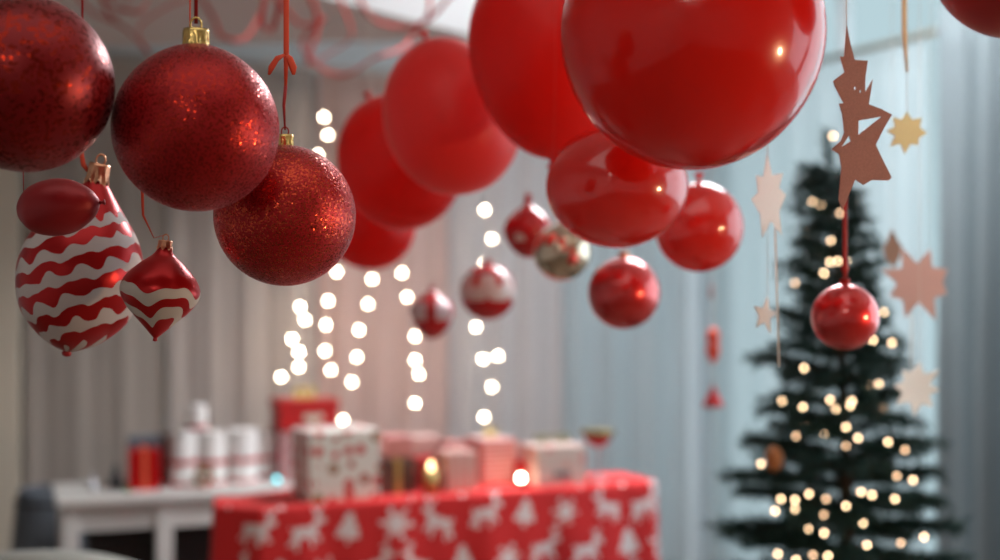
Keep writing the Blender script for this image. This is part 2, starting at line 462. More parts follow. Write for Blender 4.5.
gc = 'curtains along the back wall'
CT = 1.985
curtain('greyish curtain at the far left of the back wall beside the cream casing', -2.585, -2.14, .03, CT, sheer('cotton_curtain_taupe', (.66, .58, .52), .05, 0), .006, .17, 1, group=gc)
curtain('beige curtain behind the white pillar candles and the left table', -2.12, -1.62, .03, CT, sheer('cotton_curtain_beige', (.78, .69, .64), .05, 0), .009, .13, 2, group=gc)
curtain('curtain coloured with painted fairy glow behind the leftmost strands of fairy lights', -1.60, -1.12, .03, CT, sheer('cotton_curtain_glow_tint', (.86, .66, .61), .05, 0), .010, .12, 3, group=gc)  # warm glow of the fairy lights painted into the cloth colour
curtain('pale curtain behind the fairy light strand next to the petal ornaments', -1.10, -.66, .03, CT, sheer('cotton_curtain_blush', (.80, .76, .76), .05, 0), .013, .12, 4, group=gc)
curtain('cool grey curtain behind the red coupe and the blush gift box', -.64, -.13, .03, CT, MT['curtain_cool'], .017, .15, 5, group=gc)
rd = thing('curtain_rail', 'curtain rail running along the back wall above the glow-tinted and grey curtains', 'curtain rail', P0, (0, 0, TH))
obj('rod', tube([(-2.61, -.1, 2.0), (-.16, -.1, 2.0)], .012, 10), MT['wall'], rd)
for x in (-2.5, -.9, -.2): obj('bracket', tube([(x, 0, 2.0), (x, -.1, 2.0)], .008, 8), MT['wall'], rd)
# right wall: rail, sheer voile, heavier drape
rd = thing('curtain_rail', 'bronze curtain rail across the bright window right of the tree top', 'curtain rail', P0, (0, 0, TH))
obj('rod', tube([(-.09, -.1, 1.99), (-.09, -2.55, 1.99)], .011, 10), MT['rail'], rd)
for y in (-.12, -2.52): obj('bracket', tube([(0, y, 1.99), (-.09, y, 1.99)], .008, 8), MT['rail'], rd)
curtain('sheer voile curtain over the bright window behind the fir tree', -1.50, -.22, .04, 1.975, MT['sheer'], .010, .19, 6, along='y', off=-.09)
curtain('heavy blue-grey drape at the right edge beside the fir tree', -2.50, -1.66, .04, 2.04, MT['drape'], .048, .13, 7, along='y', off=-.19)

# ---------------------------------------------------------------- baubles close to the camera
def ball_prof(r, n=64, neck=0):
    return ellip(r, r, n)

def ring_of(d): return d / F

t = thing('bauble', 'very large dark red bauble cut off by the left edge of the photo', 'bauble', at(24, 84, .98), (0, 0, 0), 'red baubles')
R = 88 / F * .98
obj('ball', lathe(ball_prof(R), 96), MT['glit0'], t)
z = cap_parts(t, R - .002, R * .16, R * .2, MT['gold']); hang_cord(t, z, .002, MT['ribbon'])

t = thing('bauble', 'matte red bauble with gold cap hanging left of the glittering one', 'bauble', at(196, 129, 1.03), (0, 0, 0), 'red baubles')
R = 82.5 / F * 1.03
pf = [(r_, z_ * (1 + .03 * max(0, z_ / R) ** 6)) for r_, z_ in ball_prof(R)]
obj('ball', lathe(pf, 96), MT['glit1'], t)
z = cap_parts(t, R + .0005, .0098, .0125, MT['gold']); hang_cord(t, z - .004, .0030, MT['ribbon'])

t = thing('bauble', 'glittering red bauble sparkling orange on its right side', 'bauble', at(285, 215.5, 1.13), (0, 0, 0), 'red baubles')
R = 70.5 / F * 1.13
obj('ball', lathe(ball_prof(R), 96), MT['glit2'], t)
z = cap_parts(t, R - .0015, .0070, .0100, MT['gold'], MT['ribbon'])
# thin ribbon, then the wider coral ribbon tied above it
P = [(0, 0, z - .002), (-.001, 0, z + .018), (.0005, 0, z + .034)]
obj('ribbon', tube(P, [.0007, .0013, .0016], 6, flat=.4), MT['ribbon'], t)
P = [(.0005, 0, z + .034), (.001, 0, z + .058), (.001, 0, CEIL - .001 - t.location.z)]
obj('ribbon', tube(P, [.0012, .0022, .0022], 6, flat=.35), MT['ribbon_orange'], t)
bm = bmesh.new()
for s, L in ((-1, .014), (1, .006)):
    tube([(.001, 0, z + .060), (.001 + s * L * .5, -.002, z + .056), (.001 + s * L * .9, .002, z + .049), (.001 + s * L, 0, z + .043)], [.0010, .0028, .0032, .0012], 6, bm, flat=.2)
obj('ribbon_knot', bm, MT['ribbon_orange'], t)

# large wavy-striped ornament: round body, tapered shoulder, copper cap; leans a little
d = 1.215; k = d / F
t = thing('striped_ornament', 'big red ornament with white wavy bands and copper cap', 'ornament', at(80, 278, d), (0, math.radians(10), 0), 'wavy striped ornaments')
keys = [(0, -74 * k), (9 * k, -73 * k), (30 * k, -62 * k), (52 * k, -38 * k), (61 * k, -6 * k), (59 * k, 22 * k), (49 * k, 47 * k), (33 * k, 68 * k), (19 * k, 86 * k), (10 * k, 98 * k), (9 * k, 103 * k)]
obj('body', lathe(spline_prof(keys, 8), 96), MT['wavy_big'], t)
obj('finial', lathe([(0, -80 * k), (4 * k, -79 * k), (5 * k, -76 * k), (3 * k, -73.5 * k), (0, -73 * k)], 16), MT['satin'], t)
z = cap_parts(t, 101 * k, 11 * k, 15 * k, MT['copper'])
P = [(-.006, -.003, 104 * k), (-.013, -.004, 112 * k), (-.021, -.002, 135 * k), (-.026, 0, .16)]
obj('ribbon', tube(P, [.0012, .0022, .0022, .0012], 6, flat=.4), MT['ribbon_orange'], t)
mt = Matrix.Rotation(math.radians(-10), 3, 'Y')
top = mt @ Vector((0, 0, CEIL - .001 - t.location.z))
obj('ribbon', tube([(-.026, 0, .16), (top.x - .045 * 0, 0, top.z)], .0011, 6), MT['ribbon'], t)

t = thing('oval_balloon', 'small dark red oval balloon lying against the top of the big striped ornament', 'balloon', at(58, 207, 1.10), (0, math.radians(84), 0))
k = 1.10 / F
keys = [(0, -40 * k), (10 * k, -38 * k), (23 * k, -26 * k), (28.5 * k, -6 * k), (26.5 * k, 14 * k), (17 * k, 31 * k), (8 * k, 39 * k), (0, 42 * k)]
obj('body', lathe(spline_prof(keys, 8), 64), MT['matte_oval'], t)
obj('knot', lathe([(0, 41 * k), (2.2 * k, 42 * k), (1.2 * k, 44 * k), (3 * k, 47 * k), (0, 47.5 * k)], 12), MT['matte_oval'], t)
r3 = t.rotation_euler.to_matrix().inverted()
P = [r3 @ Vector(p) for p in ((-.027, 0, .004), (-.0276, 0, .03), (-.0276, 0, CEIL - .001 - t.location.z))]
obj('thread', tube(P, .0004, 5), MT['ribbon'], t)

d = 1.13; k = d / F
t = thing('striped_ornament', 'small onion-shaped red ornament with two white wavy bands', 'ornament', at(160, 293, d), (0, math.radians(6), 0), 'wavy striped ornaments')
keys = [(0, -46 * k), (3 * k, -44 * k), (14 * k, -33 * k), (31 * k, -16 * k), (39.5 * k, 0), (35 * k, 15 * k), (22 * k, 29 * k), (11 * k, 38 * k), (6.5 * k, 45 * k), (6 * k, 49 * k)]
obj('body', lathe(spline_prof(keys, 8), 80), MT['wavy_small'], t)
obj('finial', lathe([(0, -49 * k), (2.5 * k, -48 * k), (2 * k, -45 * k), (0, -44.5 * k)], 12), MT['satin'], t)
z = cap_parts(t, 47 * k, 7 * k, 6 * k, MT['copper'])
m6 = Matrix.Rotation(math.radians(-6), 3, 'Y')
a = m6 @ Vector(((140 - 166) * k * 0 + .0, 0, 0))
P = [Vector((0, 0, z)), m6 @ Vector(((154 - 160) * k, .0, (293 - 238) * k)), m6 @ Vector(((143 - 160) * k, .0, (293 - 215) * k)), m6 @ Vector(((141 - 160) * k, 0, (293 - 150) * k)), m6 @ Vector(((160 - 160) * k, 0, (293 - 100) * k)), m6 @ Vector(((190 - 160) * k, 0, (293 - 40) * k)), m6 @ Vector(((190 - 160) * k, 0, CEIL - .001 - t.location.z))]
obj('ribbon', tube(P, [.0003, .0003, .0010, .0018, .0012, .0006, .0006], 6, flat=.4), MT['ribbon_orange'], t)

# ---------------------------------------------------------------- balloons
def balloon(label, px, py, rx, ry, d, mat, knot='top', egg=0, tilt=0, name='balloon', cord=.0006, group='red balloons in the garland'):
    k = d / F
    t = thing(name, label, 'balloon', at(px, py, d), (0, math.radians(tilt), 0), group)
    rx, ry = rx * k, ry * k
    pf = ellip(rx, ry, 56, egg)
    obj('body', lathe(pf, 96), mat, t)
    s = 1 if knot == 'top' else -1
    kn = [(0, ry - .001), (.0035, ry), (.0022, ry + .004), (.006, ry + .009), (.0065, ry + .011), (0, ry + .010)]
    obj('knot', lathe([(r, s * z) for r, z in kn], 20), mat, t)
    if knot == 'top': hang_cord(t, ry + .006, cord, MT['thread'], 'string', flat=.6)
    else:       # string runs from the knot up over the front of the balloon
        P = [(0, 0, -ry - .004)]
        for r, z in pf[3:-3:3]: P.append((-.0, -(r + .0012), z))
        P += [(0, -.01, ry + .01), (0, 0, ry + .05), (0, 0, CEIL - .001 - t.location.z)]
        obj('string', tube(P, .0004, 6), MT['balloon_soft'], t)
    return t
balloon('largest glossy red balloon with window reflection at top centre-right', 692, 37, 131.5, 133, 1.26, MT['balloon'], egg=.03)
balloon('tall red balloon with a knot at its lower tip and a thin string', 552, 55, 83, 104, 1.66, MT['balloon_matte'], 'bottom', egg=.14, tilt=0)
balloon('pale hazy red balloon in front of a darker one, centre-left', 451, 116, 68, 80, 1.86, MT['balloon_soft'], egg=-.05, tilt=-18)
balloon('mid red balloon partly hidden behind the pale hazy balloon', 399, 162, 61, 69, 2.06, MT['balloon_matte'], egg=-.04, tilt=-25)
balloon('lowest and smallest red balloon behind the glittering bauble', 371, 228, 44, 42, 2.26, MT['balloon_matte'])
balloon('round orange-red balloon with bright lamp highlight under the largest balloon', 617, 187, 71, 61, 1.43, MT['ball_gloss'])
balloon('small red balloon with pale sheen on top, below right of the largest balloon', 699, 227, 44, 45, 1.72, MT['ball_gloss'])
balloon('dark red balloon cut off by the top right corner', 1018, -48, 86, 86, 1.22, MT['balloon_dark'], group=None)

def bauble(label, px, py, r, d, mat, capm, name='bauble', prof=None, cord=.0006, cordm='thread', group='small baubles under the balloons', caps=True):
    k = d / F
    t = thing(name, label, 'bauble' if name == 'bauble' else 'ornament', at(px, py, d), (0, 0, 0), group)
    pf = [(a * k, b * k) for a, b in prof] if prof else ellip(r * k, r * k, 40)
    obj('ball' if not prof else 'body', lathe(spline_prof(pf, 6) if prof else pf, 64), mat, t)
    ztop = pf[-1][1] if prof else r * k
    z = cap_parts(t, ztop - .001, .12 * r * k + .001, .14 * r * k + .001, capm)
    hang_cord(t, z - .001, cord, MT[cordm])
    return t
bauble('shiny red bauble hanging alone below the orange-red balloon', 624, 293, 36, 1.85, MT['metal_red'], MT['copper'])
bauble('champagne gold mirror bauble beside the red onion ornament', 562, 252, 29, 1.95, MT['champagne'], MT['gold'])
bauble('shiny red bauble on a red ribbon in front of the fir tree', 845, 317, 33.5, 1.42, MT['metal_red'], MT['ribbon'], group=None)
t = [o for o in bpy.data.objects if o.get('label', '').startswith('shiny red bauble on a red ribbon')][0]
kk = 1.42 / F; obj('ribbon', tube([(0, 0, 40 * kk), (0, 0, 48 * kk), (0, 0, 60 * kk), (0, 0, 112 * kk), (.002, 0, 122 * kk)], [.001, .004, .0022, .0022, .0010], 8, flat=.4), MT['ribbon'], t)
on = [(0, -27), (8, -25), (18, -16), (24.5, -2), (22, 10), (14, 19), (6, 25), (2.5, 31), (2, 33)]
bauble('red onion ornament with white patches left of the gold bauble', 528, 231, 25, 2.12, MT['petal_c'], MT['ribbon'], 'drop_ornament', on)
bauble('round red and white petal-patterned ornament on the light strand', 488, 292, 28, 2.35, MT['petal_a'], MT['ribbon'], 'petal_ornament')
on = [(0, -26), (7, -24), (16, -15), (22, 0), (20, 9), (12, 16), (5, 21), (2, 24)]
bauble('small red and white drop ornament left of the round petal one', 432, 313, 22, 2.5, MT['petal_b'], MT['ribbon'], 'drop_ornament', on)
# ribbon end bead of the red bauble in front of the tree is its loop; two little red hangings in the background
k = 2.9 / F
t = thing('drop_ornament', 'thin red lantern and bell hanging on a thread left of the fir tree', 'ornament', at(713, 345, 2.9))
obj('lantern', lathe(spline_prof([(0, -19 * k), (3 * k, -16 * k), (6.5 * k, -7 * k), (6 * k, -1 * k), (4.5 * k, 1 * k), (6.5 * k, 6 * k), (5 * k, 14 * k), (0, 18 * k)], 6), 32), MT['ribbon_orange'], t)
obj('bell', lathe(spline_prof([(0, -61 * k), (9.5 * k, -62 * k), (9.5 * k, -58 * k), (5 * k, -50 * k), (3 * k, -44 * k), (0, -40 * k)], 6), 32), MT['redpaper'], t)
obj('bead', lathe(ellip(2 * k, 8 * k, 12), 16, off=(-2 * k, 0, 53 * k)), MT['pinkbox'], t)
obj('thread', tube([(0, 0, -45 * k), (0, 0, CEIL - .001 - t.location.z)], .0005, 5), MT['thread'], t)

# ---------------------------------------------------------------- paper stars
def card(name, outlines, mat, parent, th=.0016):
    """flat card shape with holes, outlines in metres in x/z"""
    cu = bpy.data.curves.new(name, 'CURVE'); cu.dimensions = '2D'; cu.fill_mode = 'BOTH'; cu.extrude = th / 2
    for pts in outlines:
        s = cu.splines.new('POLY'); s.points.add(len(pts) - 1); s.use_cyclic_u = True
        for p, (x, y) in zip(s.points, pts): p.co = (x, y, 0, 1)
    tmp = bpy.data.objects.new('tmp', cu); C.objects.link(tmp)
    me = bpy.data.meshes.new_from_object(tmp.evaluated_get(bpy.context.evaluated_depsgraph_get()))
    bpy.data.objects.remove(tmp)
    me.transform(Matrix.Rotation(PI / 2, 4, 'X')); me.materials.clear()
    return link(name, me, mat, parent, False)

def star_pts(n, R, r, rot=0, jit=0, seed=0, sy=1):
    q = random.Random(seed); out = []
    for i in range(2 * n):
        a = rot + PI * i / n; rr = (R if i % 2 == 0 else r) * (1 + q.uniform(-jit, jit))
        out.append((rr * math.sin(a), rr * math.cos(a) * sy))
    return out

d = 1.20; k = d / F
t = thing('paper_star', 'large rose-brown glitter card star with jagged long tip', 'paper star', at(862, 125, d), (0, 0, math.radians(6)), 'hanging card stars')
def cv(L): return [((740 + a / 2.8 - 862) * k, -(b_ / 2.8 - 125) * k) for a, b_ in L]
out = cv([(297, 72), (308, 125), (320, 168), (358, 170), (351, 215), (350, 258), (372, 222), (361, 292), (395, 304), (428, 320), (405, 358), (381, 405), (398, 440), (427, 496), (418, 505), (370, 504), (345, 518), (322, 503), (303, 545), (285, 590), (274, 560), (282, 470), (275, 432), (253, 419), (280, 395), (290, 372), (284, 320), (275, 291), (288, 290), (263, 243), (258, 228), (291, 203), (278, 160), (290, 160)])
holes = [cv([(331, 338), (398, 326), (330, 378)]), cv([(282, 412), (304, 379), (309, 396)]), cv([(318, 243), (323, 243), (323, 252), (318, 252)]), cv([(334, 252), (338, 252), (338, 260), (334, 260)])]
card('star', [out] + holes, MT['kraft'], t)
obj('thread', tube([((846 - 862) * k, 0, (125 - 27) * k), ((846 - 862) * k, 0, CEIL - .001 - t.location.z)], .0004, 5), MT['thread'], t)

def hung_star(label, px, py, d, pts, mat, cord=.0007, cm='thread', yaw=0, cname='thread', below=None, off=0):
    k = d / F
    t = thing('paper_star', label, 'paper star', at(px, py, d), (0, 0, math.radians(yaw)), 'hanging card stars')
    pts = [(x * k, y * k) for x, y in pts]
    card('star', [pts], mat, t)
    top = max(pts, key=lambda p: p[1] - abs(p[0]) * .5)
    obj(cname, tube([(top[0], 0, top[1] - .001), (top[0], 0, CEIL - .001 - t.location.z)], cord / 2, 5), MT[cm], t)
    if below: obj('thread', tube([(below[0] * k, 0, below[1] * k), (below[2] * k, 0, below[3] * k)], .0011, 5), MT['thread'], t)
    return t
ws = [(-1, 45), (4, 22), (15, 24), (11, 9), (18, 2), (11, -14), (14, -39), (3, -24), (-6, -41), (-8, -17), (-17, -2), (-10, 4), (-12, 22), (-5, 20)]
hung_star('cream card star with long top point left of the fir tree top', 768, 197, 1.38, ws, MT['creamcard'], below=(7, -30, 11, -170))
hung_star('tiny half-turned cream star low on the thread left of the fir tree', 765, 315, 1.42, star_pts(5, 20, 8, .2, .1, 3), MT['creamcard'], yaw=38)
t = hung_star('small pale gold star under a gold ribbon right of the rose-brown star', 906, 132, 1.45, star_pts(8, 20, 13, .05, .12, 5), MT['goldcard'])
k = 1.45 / F
obj('ribbon', tube([(.001, 0, 60 * k), (-.002, 0, 100 * k), (-.004, 0, CEIL - .001 - t.location.z)], [.0014, .0025, .0025], 6, flat=.4), MT['gold_ribbon'], t)
hung_star('blurry pink card star beside the heavy drape', 918, 283, 1.85, star_pts(8, 37, 22, .35, .16, 9), MT['pinkcard'], below=(-6, -30, -7, -86))
hung_star('brownish leaf-shaped card star left of the pink star', 892, 249, 1.95, [(0, 21), (6, 8), (10, 3), (8, -8), (2, -20), (-6, -10), (-9, 0), (-6, 6)], MT['browncard'])
hung_star('beige card star hanging below the pink star', 917, 388, 1.70, star_pts(8, 27, 15, .1, .16, 12), MT['creamcard'])

# ---------------------------------------------------------------- fairy light strands on the back wall
def ico(r, c, bm=None, sub=2):
    bm = bm or bmesh.new()
    bmesh.ops.create_icosphere(bm, subdivisions=sub, radius=r, matrix=Matrix.Translation(c)); return bm
def wall_depth(px, gap):
    # depth of the plane 'gap' in front of the back wall along the ray through px
    s = (px - 500) / F; n = V
    p = P0 - V * gap
    return p.dot(n) / (s * n.x + n.y)
bulb_me = None
def strand(label, pts, gap=.24, rb=.0060, em=None, top=True):
    global bulb_me
    P = [at(px, py, wall_depth(px, gap)) for px, py in pts]
    b = P[0].copy(); t = thing('fairy_lights', label, 'fairy lights', b, group='fairy light strands')
    if bulb_me is None:
        bm = ico(rb, Vector((0, 0, 0))); bulb_me = bpy.data.meshes.new('bulb'); bm.to_mesh(bulb_me); bm.free(); bulb_me.materials.append(E_WALL)
        for p in bulb_me.polygons: p.use_smooth = True
    W = [Vector((P[0].x, P[0].y, 1.99 if top else P[0].z + .01))] + P
    W = [w + Vector((0, .010, .004)) - b for w in W]
    obj('wire', tube(W, .0011, 5), MT['wire'], t)
    for p in P:
        o = bpy.data.objects.new('bulb', bulb_me); C.objects.link(o); o.parent = t; o.location = p - b
    return t
strand('fairy light strand nearest the left gifts, ending lowest left', [(300, 307), (305, 320), (292, 339), (299, 352), (299, 367), (281, 377)])
strand('second fairy light strand, starting beside the glittering bauble', [(324, 117), (328, 135), (318, 155), (337, 272), (328, 301), (326, 325), (325, 351), (331, 370)])
strand('slanting fairy light strand between the glittering bauble and the drop ornament', [(372, 279), (368, 304), (359, 330), (357, 357), (352, 382), (343, 420)])
strand('fairy light strand passing just left of the small drop ornament', [(402, 273), (407, 297), (415, 336), (415, 360), (419, 374), (415, 403)])
strand('rightmost fairy light strand running past the round petal ornament', [(485, 210), (492, 239), (485, 263), (476, 327), (498, 356), (483, 359), (492, 387), (484, 417)])

# ---------------------------------------------------------------- tables
def tplane(px, py, z): return at(px, py, (H - z) * F / (py - 280))
# red cloth table
ZR = .785
A = tplane(260, 508, ZR); A.z = 0
B = at(655, 0, 0); DB = (H - ZR) * F / (480.5 - 280); B = Vector(((655 - 500) / F * DB, DB, 0))
e = (B - A); LR = e.length; e.normalize(); nrm = Vector((-e.y, e.x, 0))
WR = .32
Cc = Vector(((215 - 500) / F * A.y * 1.012, A.y * 1.012, 0))
foot = [A, B, B + nrm * .15, A + e * .32 + nrm * .30, A + nrm * .17, Cc * 1.04, Cc]
rot_r = math.atan2(e.y, e.x)
t = thing('folding_table', 'table hidden under the red reindeer cloth', 'table', A, (0, 0, rot_r))
bm = bmesh.new(); pl = [(.03, .03), (LR - .03, .03), (LR - .03, .125), (.32, .27), (.03, .15)]
lo = [bm.verts.new((x, y, ZR - .03)) for x, y in pl]; hi = [bm.verts.new((x, y, ZR - .006)) for x, y in pl]
bm.faces.new(lo[::-1]); bm.faces.new(hi)
for i in range(5): bm.faces.new((lo[i], lo[(i + 1) % 5], hi[(i + 1) % 5], hi[i]))
obj('tabletop', bm, MT['white'], t, False)
for x in (.08, LR - .08):
    for y in ((.05, .12) if x < .5 else (.05, .105)): obj('leg', bx(x - .02, x + .02, y - .02, y + .02, 0, ZR - .03, bev=.003), MT['white'], t, False)

def seg_d(p, a, b):
    px, py = p; ax, ay = a; bx_, by = b
    dx, dy = bx_ - ax, by - ay; t_ = max(0, min(1, ((px - ax) * dx + (py - ay) * dy) / (dx * dx + dy * dy)))
    return math.hypot(px - ax - t_ * dx, py - ay - t_ * dy)
DEER = [((-.45, .0), (.35, .12), .17), ((-.4, -.05), (-.75, -.55), .07), ((-.3, -.05), (-.45, -.7), .07), ((.3, .05), (.7, -.35), .07), ((.25, .0), (.3, -.6), .07),
        ((.35, .15), (.6, .6), .11), ((.6, .62), (.85, .5), .09), ((.6, .65), (.4, 1.05), .045), ((.5, .85), (.75, 1.1), .045), ((-.5, .05), (-.65, .2), .06)]
FLAKE = [((math.cos(a) * .7, math.sin(a) * .7), (-math.cos(a) * .7, -math.sin(a) * .7), .08) for a in (0, PI / 3, 2 * PI / 3)] + [((0, 0), (.01, 0), .3)]
TREE = [((0, -.75), (0, -.5), .09)] + [((-w, y), (w, y), .10) for w, y in ((.50, -.42), (.42, -.25), (.34, -.08), (.27, .09), (.20, .26), (.13, .42), (.05, .58))]
def in_motif(u, v):
    """cloth print: reindeer, firs and flakes, repeated with a shift"""
    cw, ch = .102, .088
    j = math.floor(v / ch); uu = u + (j % 2) * cw * .5; i = math.floor(uu / cw)
    for di in (-1, 0, 1):
        for dj in (-1, 0, 1):
            ii, jj = i + di, j + dj
            q = random.Random(ii * 131 + jj * 977)
            cx = (ii + .5 + q.uniform(-.08, .08)) * cw - (0 if di == 99 else 0); cy = (jj + .5 + q.uniform(-.08, .08)) * ch
            cxx = cx - ((jj % 2) - (j % 2)) * cw * .5
            s = q.uniform(.040, .048); x = (uu - cxx) / s; y = (v - cy) / s
            if abs(x) > 1.3 or abs(y) > 1.3: continue
            kd = (ii + 2 * jj) % 4; a = q.uniform(-.25, .25)
            x, y = x * math.cos(a) + y * math.sin(a), -x * math.sin(a) + y * math.cos(a)
            if q.random() < .5: x = -x
            sh = (DEER, DEER, TREE, FLAKE)[kd]
            for p, r_, w in sh:
                if seg_d((x, y), p, r_) < w * 1.3: return True
    return False
bm = bmesh.new()
# skirt around the footprint, running down to the floor, with folds
per = []; n = len(foot)
ordr = [Cc * 1.04, Cc, A, B, B + nrm * .15, A + e * .32 + nrm * .30, A + nrm * .17]
acc = 0; cell = .0055
for i in range(len(ordr)):
    a, b_ = ordr[i], ordr[(i + 1) % len(ordr)]; L = (b_ - a).length; m = max(2, int(L / cell))
    tdir = (b_ - a).normalized(); on_ = Vector((tdir.y, -tdir.x, 0))
    fine = i in (0, 1, 2, 3)
    for s in range(m): per.append((a.lerp(b_, s / m), on_, acc + L * s / m, fine, min(s / m * L, L - s / m * L)))
    acc += L
rows = []; mz = int((ZR - .02) / cell)
for j in range(mz + 1):
    z = ZR - (ZR - .02) * j / mz; dz = ZR - z; row = []
    for p, on_, s, fine, ed in per:
        amp = .016 * min(1, dz / .5) * min(1, ed / .08) if True else 0
        off = amp * (math.sin(s * 27) + .5 * math.sin(s * 61 + 1)) + .02 * min(1, dz / .5) + (.004 if dz > .008 else dz * .5)
        row.append(bm.verts.new((p.x + on_.x * off, p.y + on_.y * off, z)))
    rows.append(row)
n = len(per)
for j in range(mz):
    dz = (ZR - .02) * (j + .5) / mz
    for i in range(n):
        f = bm.faces.new((rows[j][i], rows[j][(i + 1) % n], rows[j + 1][(i + 1) % n], rows[j + 1][i]))
        if per[i][3] and per[i][2] > .14 and in_motif(per[i][2], 3 - dz): f.material_index = 1
# flat top
tp = []
ring = rows[0]
topf = bm.faces.new(ring[::-1])
o = obj('tablecloth', bm, [MT['cloth_red'], MT['cloth_white']])
tag(o, 'red tablecloth with white reindeer and fir print reaching down from the gift table', 'tablecloth')
for p in o.data.polygons:
    if len(p.vertices) > 6: p.use_smooth = False

# white console table
ZW = .69
kz = (H - ZW)
a0 = at(62, 498, kz * F / (498 - 280)); a1 = at(316, 485, kz * F / (485 - 280))
a0.z = a1.z = 0
ew = (a1 - a0); LW = ew.length; rot_w = math.atan2(ew.y, ew.x); WW = .28
t = thing('console_table', 'white console table with deep aprons carrying the pillar candles', 'table', a0, (0, 0, rot_w))
obj('tabletop', bx(-.015, LW, -.015, WW, ZW - .022, ZW, bev=.004), MT['white'], t, False)
midx = LW * (156 - 62) / 254 * .97
for x in (.0, midx, LW - .05):
    for y in (.0, WW - .055): obj('leg', bx(x, x + .042, y, y + .042, 0, ZW - .022, bev=.003), MT['white'], t, False)
obj('apron', bx(.042, midx, .012, .030, ZW - .092, ZW - .022), MT['white'], t, False)
obj('apron', bx(midx + .042, LW - .05, .004, .022, ZW - .092, ZW - .022), MT['white'], t, False)
obj('apron', bx(.042, LW - .05, WW - .04, WW - .022, ZW - .092, ZW - .022), MT['white'], t, False)
obj('side_apron', bx(.010, .028, .042, WW - .055, ZW - .092, ZW - .022), MT['white'], t, False)
obj('side_apron', bx(LW - .035, LW - .017, .042, WW - .055, ZW - .092, ZW - .022), MT['white'], t, False)

# dark forms added for the shade under and beside it
t = thing('shade_block', 'added black block for the shade under the white console table', 'shade block', a0 + Vector((0, 0, 0)), (0, 0, rot_w))  # black block added to darken the shaded gap below the apron
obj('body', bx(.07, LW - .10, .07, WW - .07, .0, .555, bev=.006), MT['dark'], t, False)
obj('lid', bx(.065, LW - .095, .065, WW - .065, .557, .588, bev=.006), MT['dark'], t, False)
p = at(51, 500, 4.05)
t = thing('shadow_form', 'added dark grey round form for the shadow left of the white console table', 'shadow form', (p.x, p.y, 0))  # round body added in place of a shadow beside the table
obj('body', lathe(spline_prof([(0, 0), (.09, 0), (.10, .02), (.115, p.z * .6), (.10, p.z - .01), (.095, p.z), (.088, p.z - .01), (.08, .04), (0, .03)], 5), 40), MT['greybox'], t)
obj('rim', lathe([(.094, p.z - .004), (.103, p.z - .004), (.103, p.z + .006), (.094, p.z + .006), (.094, p.z - .004)], 40), MT['dark'], t)

# placing things: column px at distance 'back' behind a table's front edge
def on_table(base, ev, px, back):
    nv = Vector((-ev.y, ev.x, 0)); q0 = base + nv * back; s = (px - 500) / F
    # q0 + e*t with x = s*y
    t_ = (s * q0.y - q0.x) / (ev.x - s * ev.y)
    return q0 + ev * t_
ewn = ew.normalized()
def onW(px, back): p = on_table(a0, ewn, px, back); p.z = ZW; return p
def onR(px, back): p = on_table(A, e, px, back); p.z = ZR; return p
def hpx(p, py): return (280 - py) * p.y / F + H       # height of a picture row at that depth

def candle(label, px, back, wpx, top_py, base='W', z0=None, bands=((.40, .09), (.03, .05))):
    p = onW(px, back)
    if z0 is not None: p.z = z0
    r = wpx / 2 * p.y / F; h = hpx(p, top_py) - p.z
    t = thing('pillar_candle', label, 'candle', p, group='white pillar candles with red bands')
    obj('wax', lathe(spline_prof([(0, 0), (r * .97, 0), (r, .003), (r, h * .5), (r, h - .004), (r * .96, h), (r * .7, h - .003), (0, h - .004)], 4), 40), MT['candle'], t)
    for f, w in bands:
        obj('band', lathe([(r + .0003, h * f), (r + .0018, h * f + .001), (r + .0018, h * (f + w)), (r + .0003, h * (f + w) + .001)], 40), MT['redpaper'], t)
    obj('wick', tube([(0, 0, h - .005), (0, 0, h + .004)], .0010, 6), MT['dark'], t)
    return p.z + h
h1 = candle('left one of the two white candles carrying a smaller candle', 183, .10, 27, 431)
h2 = candle('white candle right of the stacked pair, behind the small wreath', 212, .10, 26, 432)
candle('small white candle standing on top of the two left candles', 197.5, .10, 19, 405, z0=max(h1, h2) + .001, bands=((.05, .16),))
candle('wide white candle next to the teal light', 243, .12, 29, 430)
candle('narrow white candle touching the right side of the wide one', 265, .17, 19, 431)

def giftbox(label, p, w, dpt, h, yaw, mat, ribbon=None, bow=None, lid=None, group='wrapped gifts', name='gift_box', extra=None):
    """p = middle of the front lower edge"""
    t = thing(name, label, 'gift', p, (0, 0, yaw), group)
    obj('body', bx(-w / 2, w / 2, 0, dpt, 0, h, bev=.004), mat, t, False)
    if lid:
        obj('lid', bx(-w / 2 - .004, w / 2 + .004, -.004, dpt + .004, h * .72, h + .002, bev=.003), lid, t, False)
    if ribbon:
        rw_ = w * .09; q = .006 if lid else .0015
        rb = bmesh.new()
        for x0, x1, y0, y1, z0, z1 in ((-rw_, rw_, -q, 0, 0, h), (-rw_, rw_, -q, dpt + q, h, h + q + .001), (-rw_, rw_, dpt, dpt + q, 0, h)):
            box(rb, x0, x1, y0, y1, z0, z1)
        obj('ribbon', rb, ribbon, t, False)
    if bow:
        bmm = bmesh.new(); s = w * .16
        for sg in (-1, 1):
            pts = [(0, dpt / 2, h + .004)] + [(sg * s * (.5 + .5 * math.cos(a)) , dpt / 2 + .2 * s * math.sin(a), h + .006 + s * .45 * (1 + math.sin(a))) for a in [PI + .6 + i * (2 * PI - 1.2) / 10 for i in range(11)]] + [(0, dpt / 2, h + .006)]
            tube(pts, s * .16, 6, bmm, flat=2)
        ico(s * .28, Vector((0, dpt / 2, h + .008)), bmm, 1)
        obj('bow', bmm, bow, t)
    return t
yr, yw = rot_r, rot_w
